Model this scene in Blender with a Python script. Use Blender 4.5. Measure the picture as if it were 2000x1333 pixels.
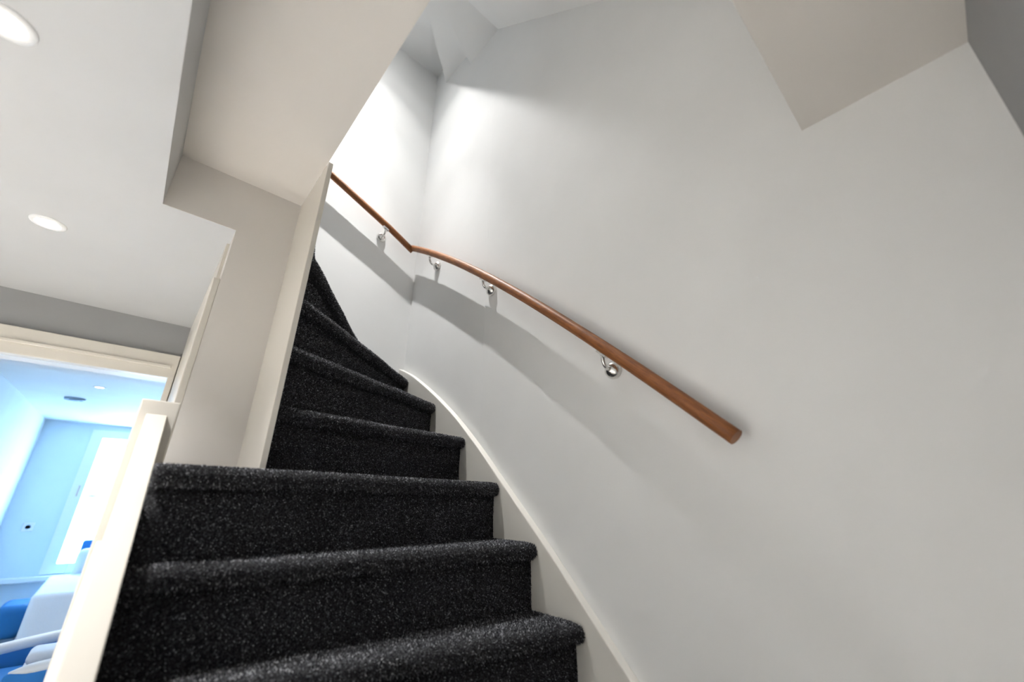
import bpy, bmesh, math, random
from mathutils import Matrix, Vector
random.seed(7)
for o in list(bpy.data.objects): bpy.data.objects.remove(o)
scene = bpy.context.scene
C = scene.collection

S = 1.07            # metres per layout unit
FZ = -1.35          # hall floor in layout units (lens height is z = 0)
def W(p): return Vector((p[0]*S, p[1]*S, (p[2]-FZ)*S))

# ------------------------------------------------------------------ camera
cam = bpy.data.cameras.new('camera'); camo = bpy.data.objects.new('camera', cam); C.objects.link(camo)
cam.sensor_width = 36.0; cam.lens = 798.609/2000*36.0; cam.clip_start = .02
pitch, roll, yaw = math.radians(21.35830306), math.radians(0.84832884), math.radians(-41.56738789)
m = Matrix.Rotation(yaw, 4, 'Z') @ Matrix.Rotation(math.pi/2+pitch, 4, 'X') @ Matrix.Rotation(roll, 4, 'Z')
m.translation = W((0, 0, 0)); camo.matrix_world = m
cam.dof.use_dof = True; cam.dof.focus_distance = 1.62; cam.dof.aperture_fstop = 1.4
scene.camera = camo

# ------------------------------------------------------------------ world, exposure
world = bpy.data.worlds.new('sky'); scene.world = world; world.use_nodes = True
bg = world.node_tree.nodes['Background']; bg.inputs[0].default_value = (.40, .69, 1.0, 1); bg.inputs[1].default_value = 19.0
scene.view_settings.view_transform = 'Standard'; scene.view_settings.look = 'None'
scene.view_settings.gamma = 1.0; scene.view_settings.use_curve_mapping = False
scene.view_settings.exposure = 0.2

STAIR_W, HALL_W, BACK_W = 16.5, 8.5, 7.0
FILL_W = 38.0      # lamp watts, here for the added fill row out of view

# daylight enters the far room through its window: a sampling portal in the opening
pl = bpy.data.lights.new('window_daylight', 'AREA'); pl.shape = 'RECTANGLE'
plo = bpy.data.objects.new('window_daylight', pl); C.objects.link(plo)
pl.size = 1.1*S; pl.size_y = 1.6*S; pl.cycles.is_portal = True
plo.location = W((.15, 7.53, -.03)); plo.rotation_euler = (math.radians(-90), 0, 0)

# ------------------------------------------------------------------ materials
def nodes(name):
    mt = bpy.data.materials.new(name); mt.use_nodes = True
    nt = mt.node_tree; return mt, nt, nt.nodes['Principled BSDF']
def tex_coord(nt): return nt.nodes.new('ShaderNodeTexCoord').outputs['Object']
def noise(nt, scale, detail=2, vec=None, rough=.5):
    n = nt.nodes.new('ShaderNodeTexNoise'); n.inputs['Scale'].default_value = scale
    n.inputs['Detail'].default_value = detail; n.inputs['Roughness'].default_value = rough
    nt.links.new(vec if vec else tex_coord(nt), n.inputs['Vector']); return n
def ramp(nt, src, stops):
    r = nt.nodes.new('ShaderNodeValToRGB'); e = r.color_ramp.elements
    while len(e) < len(stops): e.new(.5)
    for k, (p, c) in enumerate(stops): e[k].position = p; e[k].color = (*c, 1)
    nt.links.new(src, r.inputs[0]); return r
def bump(nt, src, bsdf, strength, dist):
    b = nt.nodes.new('ShaderNodeBump'); b.inputs['Strength'].default_value = strength; b.inputs['Distance'].default_value = dist
    nt.links.new(src, b.inputs['Height']); nt.links.new(b.outputs[0], bsdf.inputs['Normal'])
def paint(name, col, rough=.6, bscale=260, bstr=.06, var=.02):
    mt, nt, b = nodes(name); b.inputs['Roughness'].default_value = rough
    n = noise(nt, 3.0, 4)
    lo = tuple(c*(1-var) for c in col); hi = tuple(min(1, c*(1+var)) for c in col)
    r = ramp(nt, n.outputs['Fac'], [(.3, lo), (.7, hi)]); nt.links.new(r.outputs[0], b.inputs['Base Color'])
    n2 = noise(nt, bscale, 3); bump(nt, n2.outputs['Fac'], b, bstr, .002); return mt
def emit(name, col, s):
    mt, nt, b = nodes(name); b.inputs['Base Color'].default_value = (*col, 1)
    b.inputs['Emission Color'].default_value = (*col, 1); b.inputs['Emission Strength'].default_value = s; return mt
def metal(name, col, rough):
    mt, nt, b = nodes(name); b.inputs['Base Color'].default_value = (*col, 1); b.inputs['Metallic'].default_value = 1
    n = noise(nt, 90, 2); r = ramp(nt, n.outputs['Fac'], [(.3, (rough*.8,)*3), (.7, (rough*1.2,)*3)])
    nt.links.new(r.outputs[0], b.inputs['Roughness']); return mt
M = {}
M['wall'] = paint('wall_paint', (.85, .855, .85), .65)
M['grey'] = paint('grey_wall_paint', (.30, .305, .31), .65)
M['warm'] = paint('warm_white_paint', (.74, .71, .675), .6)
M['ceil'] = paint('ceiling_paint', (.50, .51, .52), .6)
M['trim'] = paint('cream_gloss_paint', (.70, .665, .60), .35, 90, .03)
M['string'] = paint('string_gloss_paint', (.80, .775, .72), .35, 90, .03)
M['white'] = paint('white_plastic', (.85, .86, .87), .4, 120, .02)
M['room'] = paint('far_room_paint', (.70, .79, .86), .6)
M['roomceil'] = paint('far_room_ceiling_paint', (.82, .85, .88), .6)
M['blue'] = paint('blue_upholstery', (.02, .20, .55), .7, 500, .3, .1)
M['navy'] = paint('dark_blue_upholstery', (.01, .13, .33), .7, 500, .3, .1)
M['linen'] = paint('white_linen', (.82, .84, .88), .85, 60, .35, .04)
M['dark'] = paint('grey_plastic', (.25, .33, .42), .5)
M['steel'] = metal('brushed_nickel', (.78, .77, .75), .24)
M['lens_hall'] = emit('hall_lamp_lens', (1, .97, .93), 14)
M['lens_stair'] = emit('stair_lamp_lens', (1, .99, .97), 14)
M['lens_room'] = emit('room_lamp_lens', (.93, .97, 1), 10)

def carpet_mat():
    mt, nt, b = nodes('charcoal_carpet'); b.inputs['Roughness'].default_value = .95
    b.inputs['Specular IOR Level'].default_value = .15
    b.inputs['Sheen Weight'].default_value = .12; b.inputs['Sheen Roughness'].default_value = .5
    v = tex_coord(nt)
    n = noise(nt, 190, 3, v, .7)
    r = ramp(nt, n.outputs['Fac'], [(.36, (.004, .004, .0055)), (.50, (.017, .0175, .021)), (.60, (.058, .060, .068)), (.72, (.19, .195, .21))])
    big = noise(nt, 9, 3, v); rb = ramp(nt, big.outputs['Fac'], [(.3, (.75,)*3), (.7, (1.15,)*3)])
    mx = nt.nodes.new('ShaderNodeMixRGB'); mx.blend_type = 'MULTIPLY'; mx.inputs[0].default_value = 1
    nt.links.new(r.outputs[0], mx.inputs[1]); nt.links.new(rb.outputs[0], mx.inputs[2]); nt.links.new(mx.outputs[0], b.inputs['Base Color'])
    n2 = noise(nt, 230, 3, v, .7); bump(nt, n2.outputs['Fac'], b, 1.0, .012); return mt
M['carpet'] = carpet_mat()
def pile_mat():
    mt, nt, b = nodes('charcoal_pile'); b.inputs['Roughness'].default_value = .9; b.inputs['Specular IOR Level'].default_value = .2
    at = nt.nodes.new('ShaderNodeAttribute'); at.attribute_name = 'yarn'
    r = ramp(nt, at.outputs['Fac'], [(.0, (.004, .004, .0055)), (.50, (.011, .0115, .015)), (.74, (.05, .052, .060)), (.90, (.22, .225, .245)), (1.0, (.50, .51, .54))])
    nt.links.new(r.outputs[0], b.inputs['Base Color']); return mt
M['pile'] = pile_mat()
def wood_mat(name, c0, c1, c2, rough, sc):
    mt, nt, b = nodes(name); b.inputs['Roughness'].default_value = rough
    mp = nt.nodes.new('ShaderNodeMapping'); nt.links.new(nt.nodes.new('ShaderNodeTexCoord').outputs['UV'], mp.inputs[0])
    mp.inputs['Scale'].default_value = sc
    n = noise(nt, 1.0, 6, mp.outputs[0], .7)
    r = ramp(nt, n.outputs['Fac'], [(.28, c0), (.5, c1), (.75, c2)]); nt.links.new(r.outputs[0], b.inputs['Base Color'])
    bump(nt, n.outputs['Fac'], b, .15, .002); return mt
M['wood'] = wood_mat('oiled_hardwood', (.12, .036, .009), (.25, .086, .022), (.42, .16, .042), .5, (14, 60, 1))
M['floor'] = wood_mat('oak_floor', (.50, .475, .44), (.60, .575, .54), (.66, .635, .60), .45, (2, 40, 1))

# ------------------------------------------------------------------ mesh helpers (layout units in, metres out)
def link(name, me, mat, parent=None, smooth=False):
    o = bpy.data.objects.new(name, me); C.objects.link(o); me.materials.append(mat)
    if smooth:
        for p in me.polygons: p.use_smooth = True
    if parent: o.parent = parent
    return o
def mesh(name, vs, fs, raw=False):
    me = bpy.data.meshes.new(name); me.from_pydata([tuple(v) if raw else tuple(W(v)) for v in vs], [], fs)
    bm = bmesh.new(); bm.from_mesh(me); bmesh.ops.recalc_face_normals(bm, faces=bm.faces); bm.to_mesh(me); bm.free()
    me.update(); return me
def prism(name, pts, ax, a, b, mat, parent=None, bev=0):
    """outline pts in the plane normal to axis ax, extruded from a to b"""
    def mk(p, t): return {0: (t, p[0], p[1]), 1: (p[0], t, p[1]), 2: (p[0], p[1], t)}[ax]
    n = len(pts); vs = [mk(p, a) for p in pts]+[mk(p, b) for p in pts]
    fs = [tuple(range(n)), tuple(range(2*n-1, n-1, -1))]+[(i, (i+1) % n, n+(i+1) % n, n+i) for i in range(n)]
    o = link(name, mesh(name, vs, fs), mat, parent)
    if bev:
        md = o.modifiers.new('bevel', 'BEVEL'); md.width = bev*S; md.segments = 2; md.limit_method = 'ANGLE'
    return o
def box(name, x0, x1, y0, y1, z0, z1, mat, parent=None, bev=0):
    return prism(name, [(x0, y0), (x1, y0), (x1, y1), (x0, y1)], 2, z0, z1, mat, parent, bev)
def tag(o, label=None, cat=None, group=None, kind=None):
    if label: o['label'] = label
    if cat: o['category'] = cat
    if group: o['group'] = group
    if kind: o['kind'] = kind
    return o
def struct(o, label=None): return tag(o, label, None, None, 'structure')
def empty(name, p):
    o = bpy.data.objects.new(name, None); C.objects.link(o); o.location = W(p); o.empty_display_size = .05; return o
def adopt(o, parent):
    """parent a mesh already built in world coordinates"""
    o.parent = parent; o.matrix_parent_inverse = Matrix.Translation(-parent.location); return o
def tube(name, pts, rad, mat, parent=None, seg=20, caps=True, radz=None):
    """pts in layout units; rad one number or per-point list (layout units)"""
    P = [W(p) for p in pts]; n = len(P)
    vs = []; fs = []; uv = []; L = 0
    up = Vector((0, 0, 1))
    for i, p in enumerate(P):
        t = (P[min(i+1, n-1)]-P[max(i-1, 0)]).normalized()
        s = t.cross(up)
        s = s.normalized() if s.length > 1e-3 else Vector((1, 0, 0))
        w = s.cross(t).normalized()
        r = (rad[i] if isinstance(rad, (list, tuple)) else rad)*S
        for k in range(seg):
            a = 2*math.pi*k/seg
            vs.append(p+s*math.cos(a)*r+w*math.sin(a)*r*(radz or 1))
    for i in range(n-1):
        for k in range(seg): fs.append((i*seg+k, i*seg+(k+1) % seg, (i+1)*seg+(k+1) % seg, (i+1)*seg+k))
    if caps: fs += [tuple(range(seg)), tuple(range(n*seg-1, (n-1)*seg-1, -1))]
    me = mesh(name, vs, fs, True)
    # uv: across = angle, along = length
    acc = [0]
    for i in range(1, n): acc.append(acc[-1]+(P[i]-P[i-1]).length)
    ul = me.uv_layers.new(name='UVMap')
    for lp in me.loops:
        i, k = divmod(lp.vertex_index, seg); ul.data[lp.index].uv = (acc[i], abs((k/seg)-.5)*.25)
    o = link(name, me, mat, parent)
    for p in me.polygons: p.use_smooth = len(p.vertices) == 4
    return o
def lathe(name, prof, origin, axis, mat, parent=None, seg=28):
    """prof: (radius, height) pairs in layout units, turned about axis through origin"""
    ax = Vector(axis).normalized(); q = Vector((0, 0, 1)).rotation_difference(ax)
    o0 = W(origin); vs = []; fs = []; n = len(prof)
    for r, h in prof:
        for k in range(seg):
            a = 2*math.pi*k/seg; vs.append(o0+q @ Vector((r*S*math.cos(a), r*S*math.sin(a), h*S)))
    for i in range(n-1):
        for k in range(seg): fs.append((i*seg+k, i*seg+(k+1) % seg, (i+1)*seg+(k+1) % seg, (i+1)*seg+k))
    if prof[0][0] > 1e-6: fs.append(tuple(range(seg)))
    if prof[-1][0] > 1e-6: fs.append(tuple(range(n*seg-1, (n-1)*seg-1, -1)))
    o = link(name, mesh(name, vs, fs, True), mat, parent)
    for p in o.data.polygons: p.use_smooth = len(p.vertices) == 4
    return o
def lerp(a, b, t): return a+(b-a)*t
def interp(tab, x):
    if x <= tab[0][0]: return tab[0][1]
    for (a, va), (b, vb) in zip(tab, tab[1:]):
        if x <= b: return lerp(va, vb, (x-a)/(b-a))
    return tab[-1][1]

# ------------------------------------------------------------------ setting: stairwell
TOP = 3.2
struct(prism('wall_right', [(1, -.29), (1, 1.312), (1.0035, 1.318), (1.0035, 2.14), (1.1, 2.14), (1.1, -.29)], 2, FZ, TOP, M['wall']),
       'tall plain off-white plastered wall behind the long wooden handrail')
struct(prism('wall_back', [(.1, FZ), (1.0035, FZ), (1.0035, TOP), (-1.3, TOP), (-1.3, 1.0), (.1, 1.0)], 1, 2.04, 2.14, M['wall']),
       'white wall at the turn of the stairs, meeting the long wall in a corner')
struct(box('wall_front', .235, 1.0, -.29, -.19, FZ, .84, M['grey']), 'dark grey wall at the far right edge of the picture')
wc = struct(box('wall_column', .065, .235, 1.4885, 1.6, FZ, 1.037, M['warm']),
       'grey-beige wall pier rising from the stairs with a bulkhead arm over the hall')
struct(box('wall_well', .12, .235, -.19, 1.19, 1.10, TOP, M['wall']), 'inner wall of the upper stairwell')
struct(box('wall_upper', -1.3, .235, 1.19, 1.26, 1.10, TOP, M['wall']), 'inner wall beside the upper flight')
struct(box('wall_end', -1.4, -1.3, 1.19, 2.14, 1.10, TOP, M['wall']), 'end wall of the upper flight')
box('bulkhead_face', -.13, .065, 1.4885, 1.4898, .8402, 1.037, M['warm'], wc)
# ceiling over the hall (with the notch beside the stairs), raised soffit, near soffit
struct(prism('ceiling', [(-2.3, -1.7), (-.13, -1.7), (-.13, 1.49), (.065, 1.49), (.065, 2.70), (-2.3, 2.70)], 2, .84, 1.037, M['ceil']),
       'white hall ceiling with round recessed downlights')
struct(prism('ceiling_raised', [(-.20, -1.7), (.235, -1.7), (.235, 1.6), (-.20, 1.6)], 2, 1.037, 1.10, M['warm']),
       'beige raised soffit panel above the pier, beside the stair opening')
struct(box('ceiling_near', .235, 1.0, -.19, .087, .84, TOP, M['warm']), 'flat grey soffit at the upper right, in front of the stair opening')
# underside of the flight above: stepped winders turning about the same inner post, then a raking soffit
PV = (.24, 1.19)
e1 = (1.0035, 1.893); e2 = (1.0035, 1.592); e3 = (1.0035, 1.300)
struct(prism('ceiling_winder_upper', [PV, e2, e1], 2, 2.82, TOP, M['wall']), 'upper stepped underside of the winding flight overhead')
struct(prism('ceiling_winder_lower', [PV, e3, e2], 2, 2.69, TOP, M['wall']),
       'lower stepped underside of the winding flight overhead')
struct(prism('ceiling_raking', [(1.300, 2.69), (.087, 1.532), (.087, TOP), (1.300, TOP)], 0, .235, 1.0, M['wall']), 'sloping underside of the flight overhead')
struct(prism('ceiling_landing', [PV, e1, (1.0035, 2.04), (-1.3, 2.04), (-1.3, 1.26), (.235, 1.26)], 2, 3.03, TOP, M['wall']), 'small flat ceiling above the turn of the stairs')

# hall shell
box_floor = struct(box('floor', -2.3, 3.2, -1.7, 7.6, FZ-.05, FZ, M['floor']), 'wooden floor')
uvl = box_floor.data.uv_layers.new(name='UVMap')
for lp in box_floor.data.loops:
    v = box_floor.data.vertices[lp.vertex_index].co; uvl.data[lp.index].uv = (v.y, v.x)
struct(box('wall_left', -2.4, -2.3, -1.7, 2.75, FZ, .84, M['wall']))
struct(box('wall_behind', -2.4, .335, -1.8, -1.7, FZ, 1.037, M['wall']))
struct(box('wall_entry', .235, .335, -1.7, -.29, FZ, 1.037, M['wall']))
DX0, DX1, DZ = -.92, .028, .552
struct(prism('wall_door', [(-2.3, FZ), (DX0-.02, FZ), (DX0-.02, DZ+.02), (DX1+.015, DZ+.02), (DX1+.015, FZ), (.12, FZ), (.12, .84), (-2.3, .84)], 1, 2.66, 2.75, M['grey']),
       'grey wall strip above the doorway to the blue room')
struct(box('wall_side', .056, .12, 1.6, 2.66, FZ, .84, M['trim']), 'glossy cream side wall leading to the doorway')
struct(box('trim_1', .046, .065, 1.493, 1.60, FZ, .655, M['trim'], bev=.003), 'narrow cream casing on the corner behind the pier')
tr = struct(prism('trim_2', [(DX0-.12, FZ), (DX0, FZ), (DX0, DZ), (DX1, DZ), (DX1, FZ), (.053, FZ), (.053, .672), (DX0-.12, .672)], 1, 2.635, 2.68, M['trim'], bev=.004),
            'cream door casing around the opening to the blue room')
box('stop_bead', DX0, DX1, 2.625, 2.64, .60, .615, M['trim'], tr, .003)
struct(box('trim_3', DX0-.02, DX1+.015, 2.68, 2.77, DZ, DZ+.02, M['white']), 'white lining under the head of the doorway')

# far room
struct(box('wall_far_left', -1.0, -.9, 2.75, 7.57, FZ, .84, M['roomceil']), 'white left wall of the blue room')
WX0, WX1, WZ0, WZ1 = -.40, .75, -.80, .735
struct(prism('wall_far', [(-1.0, FZ), (3.2, FZ), (3.2, .84), (-1.0, .84)], 1, 7.47, 7.57, M['room']), 'pale blue end wall with the bright window')
wf = bpy.data.objects['wall_far']
# cut the window opening: rebuild the wall as a frame of four slabs in one mesh
def frame_mesh(name, X0, X1, Z0, Z1, x0, x1, z0, z1, y0, y1):
    vs = []; fs = []
    for a, b, c, d in ((X0, x0, Z0, Z1), (x1, X1, Z0, Z1), (x0, x1, Z0, z0), (x0, x1, z1, Z1)):
        n = len(vs); vs += [(a, y0, c), (b, y0, c), (b, y1, c), (a, y1, c), (a, y0, d), (b, y0, d), (b, y1, d), (a, y1, d)]
        fs += [tuple(n+i for i in f) for f in ((0, 1, 2, 3), (4, 7, 6, 5), (0, 4, 5, 1), (1, 5, 6, 2), (2, 6, 7, 3), (3, 7, 4, 0))]
    return mesh(name, vs, fs)
me = frame_mesh('wall_far', -1.0, 3.2, FZ, .84, WX0, WX1, WZ0, WZ1, 7.47, 7.57); me.materials.append(M['room']); wf.data = me
wn = link('window_1', frame_mesh('window_1', WX0-.06, WX1+.06, WZ0-.05, WZ1+.035, WX0+.05, WX1-.05, WZ0+.05, WZ1-.06, 7.45, 7.52), M['white'])
struct(wn, 'tall white framed window full of daylight')
box('window_frame', WX0+.55, WX0+.60, 7.455, 7.515, WZ0+.05, WZ1-.06, M['white'], wn)
gm, gnt, gb = nodes('window_glass'); gb.inputs['Transmission Weight'].default_value = 1; gb.inputs['Roughness'].default_value = 0; gb.inputs['IOR'].default_value = 1.0
gb.inputs['Base Color'].default_value = (.97, .99, 1, 1)
for a, b in ((WX0+.05, WX0+.55), (WX0+.60, WX1-.05)): box('pane', a, b, 7.485, 7.49, WZ0+.05, WZ1-.06, gm, wn)
hd = box('window_handle', WX0+.0, WX0+.012, 7.425, 7.45, -.02, .10, M['steel'], wn)
struct(box('trim_4', -.9, 1.2, 7.38, 7.47, -.915, -.86, M['white'], bev=.01), 'white ledge running below the window')
struct(box('wall_far_right', 3.2, 3.3, 2.66, 7.57, FZ, .84, M['roomceil']))
struct(box('wall_far_near', .12, 3.2, 2.66, 2.75, FZ, .84, M['roomceil']))
struct(box('ceiling_far', -1.0, 3.3, 2.75, 7.57, .84, .94, M['roomceil']), 'bluish white ceiling of the far room')
struct(box('trim_5', -.9, 3.2, 3.45, 3.75, .72, .84, M['roomceil']), 'pale ceiling beam just beyond the doorway')

# ------------------------------------------------------------------ staircase
stair = empty('staircase', (.6, 1.0, FZ))
tag(stair, 'winding staircase with charcoal carpeted steps between cream painted strings', 'staircase')
XS = .972     # face of the wall string
R = .1762
# (left end, right end, tread height) of every nosing, from the hall up
N = [((.035, .38), (.22, -.19)), ((.035, .50), (.62, -.19)), ((.035, .64), (XS, .03)), ((.035, .78), (XS, .35)), ((.035, .90), (XS, .605)),
     ((.035, .992), (XS, .795)), ((.035, 1.034), (XS, .962)), ((.035, 1.046), (XS, 1.146)), ((.252, 1.234), (XS, 1.366)), ((.252, 1.232), (XS, 1.612)),
     ((.252, 1.264), (XS, 1.906)), ((.262, 1.290), (.745, 2.04)), ((.258, 1.325), (.475, 2.04)), ((.245, 1.33), (.245, 2.04)), ((.03, 1.262), (.03, 2.04)), ((-.19, 1.262), (-.19, 2.04))]
Z0 = .586-10*R
def line_y(a, b, x): return a[1]+(b[1]-a[1])*(x-a[0])/(b[0]-a[0])
RN = .0215; TH = .043; SET = .034
def add_step(i):
    (a, b) = N[i]; z = Z0+i*R
    A, B = Vector(a), Vector(b); d = (B-A).normalized(); nrm = Vector((d.y, -d.x))      # nrm points down the stairs
    nxt = N[i+1] if i+1 < len(N) else None
    xl = .0372 if i < 8 else .2508
    def ends(off):
        q = A-nrm*off
        if abs(d.x) < .05: return Vector((q.x, 1.625 if i == 13 else 1.262)), Vector((q.x, 2.039))
        s1 = (xl-q.x)/d.x; s2 = (XS-q.x)/d.x
        if d.y > 0: s2 = min(s2, (2.039-q.y)/d.y)
        if d.y < 0: s2 = min(s2, (-.189-q.y)/d.y)
        return q+d*s1, q+d*s2
    L_ = (B-A).length; TS = [v/L_ for v in (0, .0012, .003, .0055, .0085, .012)]
    TS = TS+[lerp(.018/L_, 1-.018/L_, k/34) for k in range(35)]+[1-v for v in reversed(TS)]
    K = len(TS)-1; secs = []
    for k in range(K+1):
        t = TS[k]; e = min(t, 1-t)*(B-A).length; rr = .011
        f = 1.0 if e >= rr else math.sqrt(max(0, 1-((rr-e)/rr)**2))
        sh = (1-f)*.011                                     # rounded ends of the roll
        wob = .0012*math.sin(7*t+i*1.7)+.0008*math.sin(17*t+i)
        if nxt:
            q = Vector(nxt[0]).lerp(Vector(nxt[1]), t)
            nd = (Vector(nxt[1])-Vector(nxt[0])).normalized(); q = q+Vector((-nd.y, nd.x))*.05
            if i == 7:
                px = lerp(.0372, XS, t); q = Vector((px, 1.488 if px < .234 else max(1.235, line_y(*nxt, px))+.05))
            if i == 10: q = Vector((lerp(.27, XS, t), min(2.038, lerp(1.34, 3.0, t))))
        else: q = A.lerp(B, t)-nrm*.2
        sec = []
        q.x = min(max(q.x, xl if i < 13 else -9), XS); q.y = min(q.y, 2.039)
        def at(off):
            e0, e1_ = ends(off); return e0.lerp(e1_, t)
        p = at(0)
        sec.append((q.x, q.y, z)); m_ = at(.045)
        sec.append((m_.x, m_.y, z+.0005))
        for j in range(0, 11):                              # the carpet rolled round the nosing
            an = math.pi/2-math.pi*j/10*1.0
            r = RN-sh
            off = at(RN-math.cos(an)*r-wob)
            sec.append((off.x, off.y, z-RN+math.sin(an)*r+wob*.6))
        u = at(SET+.012); sec.append((u.x, u.y, z-TH))
        sec.append((u.x, u.y, z-TH+.01)); 
        secs.append(sec)
    n = len(secs[0]); vs = [v for s in secs for v in s]; fs = []
    for k in range(K):
        for j in range(n-1): fs.append((k*n+j, k*n+j+1, (k+1)*n+j+1, (k+1)*n+j))
    fs.append(tuple(range(n))); fs.append(tuple(range(K*n+n-1, K*n-1, -1)))
    o = link('tread', mesh('tread', vs, fs), M['carpet'], None, True); adopt(o, stair)
    # riser below it, set back under the roll
    (a2, b2), (a3, b3) = ends(SET), ends(SET+.02)
    zl = z-R-.004; zt = z-TH+.006
    K2 = 30; vs = []; fs = []
    for k in range(K2+1):
        t = k/K2
        for zz, sw in ((zl, .006), (zl+.012, .002), (lerp(zl, zt, .5), .0015*math.sin(9*t+i)), (zt, .0)):
            p = a2.lerp(b2, t)+nrm*sw; p.x = max(p.x, xl) if i < 13 else p.x; vs.append((p.x, p.y, zz))
        for zz in (zt, zl):
            p = a3.lerp(b3, t); vs.append((p.x, p.y, zz))
    for k in range(K2):
        for j in range(6): fs.append((k*6+j, k*6+(j+1) % 6, (k+1)*6+(j+1) % 6, (k+1)*6+j))
    fs.append(tuple(range(6))); fs.append(tuple(range(K2*6+5, K2*6-1, -1)))
    o = link('riser', mesh('riser', vs, fs), M['carpet'], None, True); adopt(o, stair)
PILE = []
for i in range(len(N)):
    n0 = set(stair.children)
    add_step(i)
    if 4 <= i <= 12: PILE += [(i, c) for c in stair.children if c not in n0]
import numpy as np
rng = np.random.default_rng(3)
def add_pile(i, part):
    me = part.data; me.calc_loop_triangles(); nt_ = len(me.loop_triangles); nv = len(me.vertices)
    co = np.empty(nv*3); me.vertices.foreach_get('co', co); co = co.reshape(-1, 3)
    ti = np.empty(nt_*3, dtype=np.int32); me.loop_triangles.foreach_get('vertices', ti); tr_ = co[ti.reshape(-1, 3)]
    nr = np.empty(nt_*3); me.loop_triangles.foreach_get('normal', nr); nr = nr.reshape(-1, 3)
    ar = np.empty(nt_); me.loop_triangles.foreach_get('area', ar)
    (a, b) = N[i]; d = (Vector(b)-Vector(a)).normalized(); front = np.array([d.y, -d.x, 0])
    cen = tr_.mean(1); dist = (cen-np.array([a[0]*S, a[1]*S, 0])) @ -front           # how far behind the nosing
    keep = (nr[:, 2] > .5) | ((nr @ front) > .05)
    if i >= 8: keep &= dist < .12
    ar = np.where(keep, ar, 0); tot = ar.sum()
    near = 1.0 if i <= 8 else .8
    cnt = int(tot*88000*near)
    pick = rng.choice(nt_, cnt, p=ar/tot); t3 = tr_[pick]; nn = nr[pick]
    u = rng.random((cnt, 2)); fl = u.sum(1) > 1; u[fl] = 1-u[fl]
    p = t3[:, 0]+(t3[:, 1]-t3[:, 0])*u[:, :1]+(t3[:, 2]-t3[:, 0])*u[:, 1:]
    h = rng.uniform(.0022, .0052, (cnt, 1)); w = rng.uniform(.0011, .0019, (cnt, 1))
    ax = np.cross(nn, rng.normal(size=(cnt, 3))); ax /= np.linalg.norm(ax, axis=1, keepdims=True)+1e-9
    bx_ = np.cross(nn, ax)
    lean = (ax*rng.normal(0, .0016, (cnt, 1))+bx_*rng.normal(0, .0016, (cnt, 1)))
    lean[:, 2] -= .0006
    vs = np.empty((cnt, 4, 3)); base = p-nn*.0008
    for k, an in enumerate((0, 2.094, 4.189)): vs[:, k] = base+ax*w*math.cos(an)+bx_*w*math.sin(an)
    vs[:, 3] = p+nn*h+lean
    ix = np.arange(cnt)[:, None]*4
    fs = np.stack([ix+np.array([[0, 1, 3]]), ix+np.array([[1, 2, 3]]), ix+np.array([[2, 0, 3]])], 1).reshape(-1, 3)
    pm = bpy.data.meshes.new('pile'); pm.vertices.add(cnt*4); pm.vertices.foreach_set('co', vs.reshape(-1))
    pm.loops.add(len(fs)*3); pm.loops.foreach_set('vertex_index', fs.reshape(-1).astype(np.int32))
    pm.polygons.add(len(fs)); pm.polygons.foreach_set('loop_start', np.arange(0, len(fs)*3, 3, dtype=np.int32)); 
    pm.update(); pm.validate()
    at_ = pm.attributes.new('yarn', 'FLOAT', 'POINT'); at_.data.foreach_set('value', np.repeat(rng.random(cnt), 4).astype(np.float32))
    o = link('pile', pm, M['pile'], part); o['kind'] = 'stuff'
for i, part in PILE: add_pile(i, part)

# wall string: curved top edge against the long wall
STR = [(-.19, -1.17), (.05, -.955), (.3, -.725), (.55, -.49), (.666, -.385), (.73, -.322), (.804, -.252), (.891, -.165), (.994, -.072), (1.116, .036), (1.265, .172), (1.449, .325), (1.626, .448), (1.782, .545), (1.9, .612), (2.037, .672)]
def smooth_tab(tab, n):
    xs = [p[0] for p in tab]; out = []
    for k in range(n+1):
        x = lerp(xs[0], xs[-1], k/n); w = .05
        out.append((x, sum(interp(tab, x+w*s) for s in (-1, -.5, 0, .5, 1))/5 if xs[0]+w < x < xs[-1]-w else interp(tab, x)))
    return out
ST = smooth_tab(STR, 90)
o = prism('wall_string', ST+[(y, max(z-.42, FZ+.002)) for y, z in reversed(ST) if z > -9], 0, XS, 1.0, M['string'], None, .003); adopt(o, stair)
o['label'] = 'cream painted string board with a curving top edge'
# inner board at the pier where the winders meet
o = prism('inner_string', [(.2352, 1.19), (.250, 1.19), (.250, 1.62), (.2352, 1.62)], 2, -.40, 1.037, M['trim'], None, .0015); adopt(o, stair)
o['label'] = 'tall cream board where the winding steps meet'
# newel post, sloping closed string and its outer fascia on the hall side
o = box('newel_post', -.0190, .0555, 1.30, 1.365, FZ, .2155, M['trim'], None, .003); adopt(o, stair)
SL = .90
def rail_prism(name, x0, x1, ztop, depth, mat, y1, y0=.06):
    return prism(name, [(y1, ztop), (y0, ztop-SL*(y1-y0)), (y0, max(FZ+.01, ztop-SL*(y1-y0)-depth)), (y1, ztop-depth)], 0, x0, x1, mat, None, .002)
adopt(rail_prism('outer_string', -.0028, .0366, .182, .62, M['trim'], 1.2995), stair)
adopt(rail_prism('string_fascia', -.0130, -.0026, -.090, .30, M['trim'], 1.2995), stair)

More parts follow.
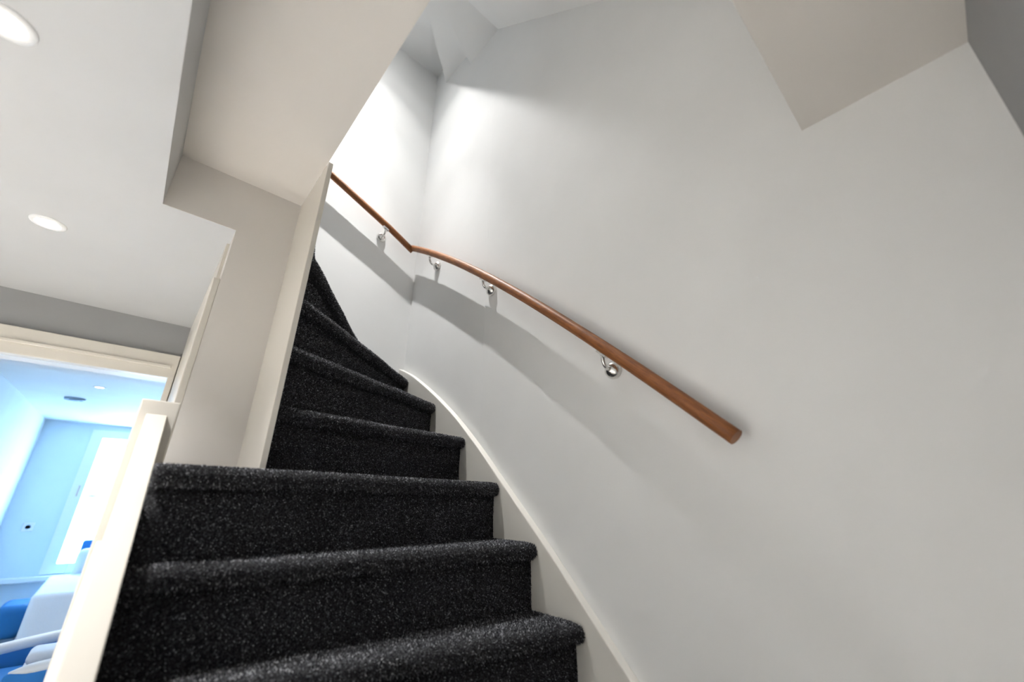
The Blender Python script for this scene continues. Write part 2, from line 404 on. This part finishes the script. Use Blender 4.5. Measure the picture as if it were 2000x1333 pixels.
# ------------------------------------------------------------------ wall handrails
def handrail(label, pts, brackets):
    root = empty('handrail', pts[0]); tag(root, label, 'handrail', None)
    adopt(tube('rail', pts, .0182, M['wood'], None, 24), root)
    for (rose, nrm, foot) in brackets:
        b = empty('bracket', rose); b.parent = root; b.matrix_parent_inverse = Matrix.Translation(-root.location)
        n = Vector(nrm)
        pr = [(.0265, 0), (.0272, .003), (.0268, .008), (.0240, .015), (.0185, .0205), (.012, .0245), (.007, .0265), (0.0, .027)]
        r_ = lathe('rose', pr, rose, nrm, M['steel'])
        r0 = Vector(rose); ft = Vector(foot)
        p1 = r0+n*.012; p2 = r0+n*.038; pa = [p1, r0+n*.026+Vector((0, 0, -.001))]
        # quarter bend up to the saddle
        tip = Vector((ft.x, ft.y, ft.z-.004))
        ctrl = Vector((ft.x, ft.y, r0.z-.004))
        for k in range(0, 9):
            t = k/8; s = pa[1]; pa.append((1-t)**2*s+2*t*(1-t)*ctrl+t*t*tip) if k else None
        a_ = tube('arm', pa, .0058, M['steel'], None, 14)
        return_pts = (r_, a_, ft)
        for q in (r_, a_):
            q.parent = b; q.matrix_parent_inverse = Matrix.Translation(-W(rose))
        dirv = Vector(pts[min(range(len(pts)), key=lambda i: (Vector(pts[i])-ft).length)])
        i0 = min(range(len(pts)-1), key=lambda i: (Vector(pts[i])-ft).length)
        t = (Vector(pts[i0+1])-Vector(pts[i0])).normalized()
        s = t.cross(Vector((0, 0, 1))).normalized(); u = s.cross(t)
        vs = []
        for dz in (-.0045, .0012):
            for a, c in ((-1, -1), (1, -1), (1, 1), (-1, 1)): vs.append(ft+t*a*.019+s*c*.0085+u*dz)
        sd = link('saddle', mesh('saddle', vs, [(0, 1, 2, 3), (4, 7, 6, 5), (0, 4, 5, 1), (1, 5, 6, 2), (2, 6, 7, 3), (3, 7, 4, 0)]), M['steel'])
        sd.parent = b; sd.matrix_parent_inverse = Matrix.Translation(-W(rose))
    return root
XR = .945
RC = [-0.014445, -0.054185, 0.979225, -0.195604]
RS = [(lerp(.342, 1.99, k/70), 0) for k in range(71)]
RS = [(y, RC[0]*y**3+RC[1]*y*y+RC[2]*y+RC[3]) for y, _ in RS]
def zr(y): return interp(RS, y)
handrail('long curved wooden handrail on three metal brackets along the big wall', [(XR, y, z) for y, z in RS],
         [((1.0035, 1.764, 1.217), (-1, 0, 0), (XR, 1.764, zr(1.764)-.0225)), ((1.0, 1.263, .868), (-1, 0, 0), (XR, 1.263, zr(1.263)-.0235)), ((1.0, .667, .365), (-1, 0, 0), (XR, .667, zr(.667)-.0245))])
YB = 1.985
BT = [(-.40, 2.16), (-.05, 1.90), (.12, 1.795), (.25, 1.728), (.396, 1.663), (.581, 1.579), (.787, 1.485), (.945, 1.402)]
handrail('shorter straight wooden handrail rising along the white wall at the turn', [(x, YB, z) for x, z in reversed(BT)],
         [((.762, 2.04, 1.437), (0, -1, 0), (.762, YB, interp(BT, .762)-.0215)), ((.36, 2.04, 1.62), (0, -1, 0), (.36, YB, interp(BT, .36)-.0215))])

# ------------------------------------------------------------------ downlights
def downlight(label, p, lens, watts, col, rad=.045, lamp=((.94, 100, .054), (.06, 170, .054)), group=None):
    root = empty('downlight', p); tag(root, label, 'light', group)
    x, y, z = p
    ring = lathe('trim_ring', [(rad*.62, .004), (rad*.62, -.003), (rad*.76, -.0055), (rad*.95, -.0045), (rad, -.001), (rad, .003)], (x, y, z), (0, 0, 1), M['white'])
    adopt(ring, root)
    adopt(lathe('lens', [(0, -.0012), (rad*.62, -.0012), (rad*.62, .002), (0, .002)], (x, y, z), (0, 0, 1), lens), root)
    for frac, spread, dia in lamp:
        l = bpy.data.lights.new('downlight_lamp', 'AREA'); l.shape = 'DISK'; l.size = dia*S; l.energy = watts*frac; l.color = col
        l.spread = math.radians(spread)
        lo = bpy.data.objects.new('downlight_lamp', l); C.objects.link(lo); lo.location = W((x, y, z-.008)); adopt(lo, root)
    return root
WARM = (1, .975, .95); NEUT = (1, .99, .97)
downlight('large round recessed downlight at the upper left corner', (-.393, 1.03, .84), M['lens_hall'], HALL_W, WARM)
downlight('round recessed downlight in the hall ceiling, in front of the doorway', (-.407, 1.872, .84), M['lens_hall'], HALL_W, WARM)
for lab, x, y in (('added fill downlight out of view, nearest the doorway', -1.3, 1.85), ('added fill downlight out of view, middle one', -1.3, 1.05),
                  ('added fill downlight out of view, last one', -1.3, .25)):
    downlight(lab, (x, y, .84), M['lens_hall'], FILL_W, WARM)  # unseen lamps added to lift the bounce light off the hall floor
downlight('recessed downlight above the turn of the stairs', (.52, 1.62, 3.03), M['lens_stair'], STAIR_W, NEUT, .04, ((.30, 44, .02), (.23, 66, .02), (.29, 96, .02), (.11, 130, .02), (.055, 175, .02)))
downlight('small round downlight in the far room ceiling', (-.357, 4.80, .84), M['lens_room'], BACK_W, (.9, .95, 1))

# ------------------------------------------------------------------ far room contents
v = empty('ceiling_vent', (-.544, 5.55, .84)); tag(v, 'flat grey round vent on the far room ceiling', 'vent')
adopt(lathe('vent_ring', [(.045, .002), (.045, -.014), (.07, -.018), (.075, -.004), (.075, .002)], (-.544, 5.55, .84), (0, 0, 1), M['dark']), v)
adopt(lathe('vent_disc', [(0, -.022), (.035, -.020), (.038, -.012), (0, -.010)], (-.544, 5.55, .84), (0, 0, 1), M['dark']), v)
so = empty('wall_socket', (-.689, 7.47, -.353)); tag(so, 'square white wall socket on the pale blue wall', 'socket')
adopt(box('cover_plate', -.735, -.643, 7.455, 7.47, -.40, -.307, M['white'], None, .006), so)
adopt(lathe('socket_insert', [(.022, 0), (.022, .004), (.018, .004), (.018, -.004), (0, -.004)], (-.689, 7.455, -.353), (0, -1, 0), M['dark']), so)

def rounded_slab(name, x0, x1, y0, y1, z0, z1, r, mat, seg=4, parent=None):
    o = box(name, x0, x1, y0, y1, z0, z1, mat)
    md = o.modifiers.new('bevel', 'BEVEL'); md.width = r*S; md.segments = seg; md.limit_method = 'NONE'
    for p in o.data.polygons: p.use_smooth = True
    if parent: adopt(o, parent)
    return o
# armchair with white bent arms
ch = empty('armchair', (-.15, 4.05, FZ)); tag(ch, 'bright blue armchair with thick white curved armrests in the far room', 'armchair')
rounded_slab('seat', -.50, .25, 3.84, 4.26, -1.10, -.97, .035, M['blue'], 4, ch)
rounded_slab('side_panel', -.52, .26, 4.27, 4.32, -1.16, -.87, .02, M['blue'], 4, ch)
rounded_slab('side_panel', -.22, .26, 3.775, 3.825, -1.16, -.90, .02, M['blue'], 4, ch)
rounded_slab('backrest', .24, .34, 3.80, 4.30, -1.10, -.55, .04, M['blue'], 4, ch)
for y0, xa, za, zb, r in ((4.295, -.54, -.925, -.835, .034), (3.80, -.205, -.905, -.872, .028)):
    pts = [(lerp(xa, .26, k/14), y0, lerp(za, zb, math.sin(k/14*math.pi*.5))) for k in range(15)]
    rr = [r*min(1, .35+.65*math.sin(min(1, k/3)*math.pi/2)) for k in range(15)]
    adopt(tube('armrest', pts, rr, M['white'], None, 16), ch)
for x in (-.20, .24):
    for y0 in (3.80, 4.295): adopt(tube('leg', [(x, y0, FZ), (x, y0, -1.10)], .017, M['white'], None, 12), ch)
# folded towels on the seat
rounded_slab('folded_towel', -.17, .10, 3.86, 4.08, -.969, -.90, .03, M['linen'], 6)
tag(bpy.data.objects['folded_towel'], 'lower white folded towel lying on the blue armchair seat', 'towel', 'folded towels')
rounded_slab('folded_towel.001', -.162, .09, 3.86, 4.06, -.899, -.835, .03, M['linen'], 6)
tag(bpy.data.objects['folded_towel.001'], 'upper white folded towel on top of the other towel', 'towel', 'folded towels')
pf = empty('pouf', (-.45, 6.95, FZ)); tag(pf, 'dark blue upholstered pouf with rounded corners against the end wall', 'pouf')
rounded_slab('cushion_body', -.62, -.38, 6.75, 7.2, -1.32, -1.03, .07, M['navy'], 8, pf)
rounded_slab('base', -.58, -.42, 6.8, 7.15, FZ, -1.32, .004, M['dark'], 2, pf)
# bed dressed in white under the window
bd = empty('bed', (.2, 6.0, FZ)); tag(bd, 'white bed with a thick duvet below the bright window', 'bed')
rounded_slab('mattress', -.335, .75, 5.75, 7.2, -1.25, -.90, .04, M['linen'], 4, bd)
rounded_slab('duvet', -.345, .77, 5.70, 6.9, -1.22, -.80, .04, M['linen'], 6, bd)
rounded_slab('bed_base', -.33, .73, 5.8, 7.2, FZ, -1.24, .02, M['white'], 2, bd)
rounded_slab('pillow', -.185, .60, 6.91, 7.10, -.898, -.565, .06, M['linen'], 6)
tag(bpy.data.objects['pillow'], 'white pillow at the window end of the bed', 'pillow')
rounded_slab('cushion', -.182, .12, 7.11, 7.19, -.898, -.487, .02, M['blue'], 4)
tag(bpy.data.objects['cushion'], 'bright blue cushion standing behind the white pillow', 'cushion')
lp = empty('floor_lamp', (-.24, 7.1, FZ)); tag(lp, 'thin floor lamp with a small grey disc shade before the window', 'lamp')
adopt(lathe('base', [(0, 0), (.06, 0), (.06, .01), (.01, .015), (0, .015)], (-.24, 7.1, FZ), (0, 0, 1), M['dark']), lp)
adopt(lathe('lamp_shade', [(0, .018), (.03, .014), (.045, 0), (.043, -.004), (0, .006)], (-.245, 7.1, -.02), (0, 0, 1), M['dark']), lp)
adopt(tube('pole', [(-.24, 7.1, FZ), (-.24, 7.1, -.01)], .003, M['white'], None, 10), lp)
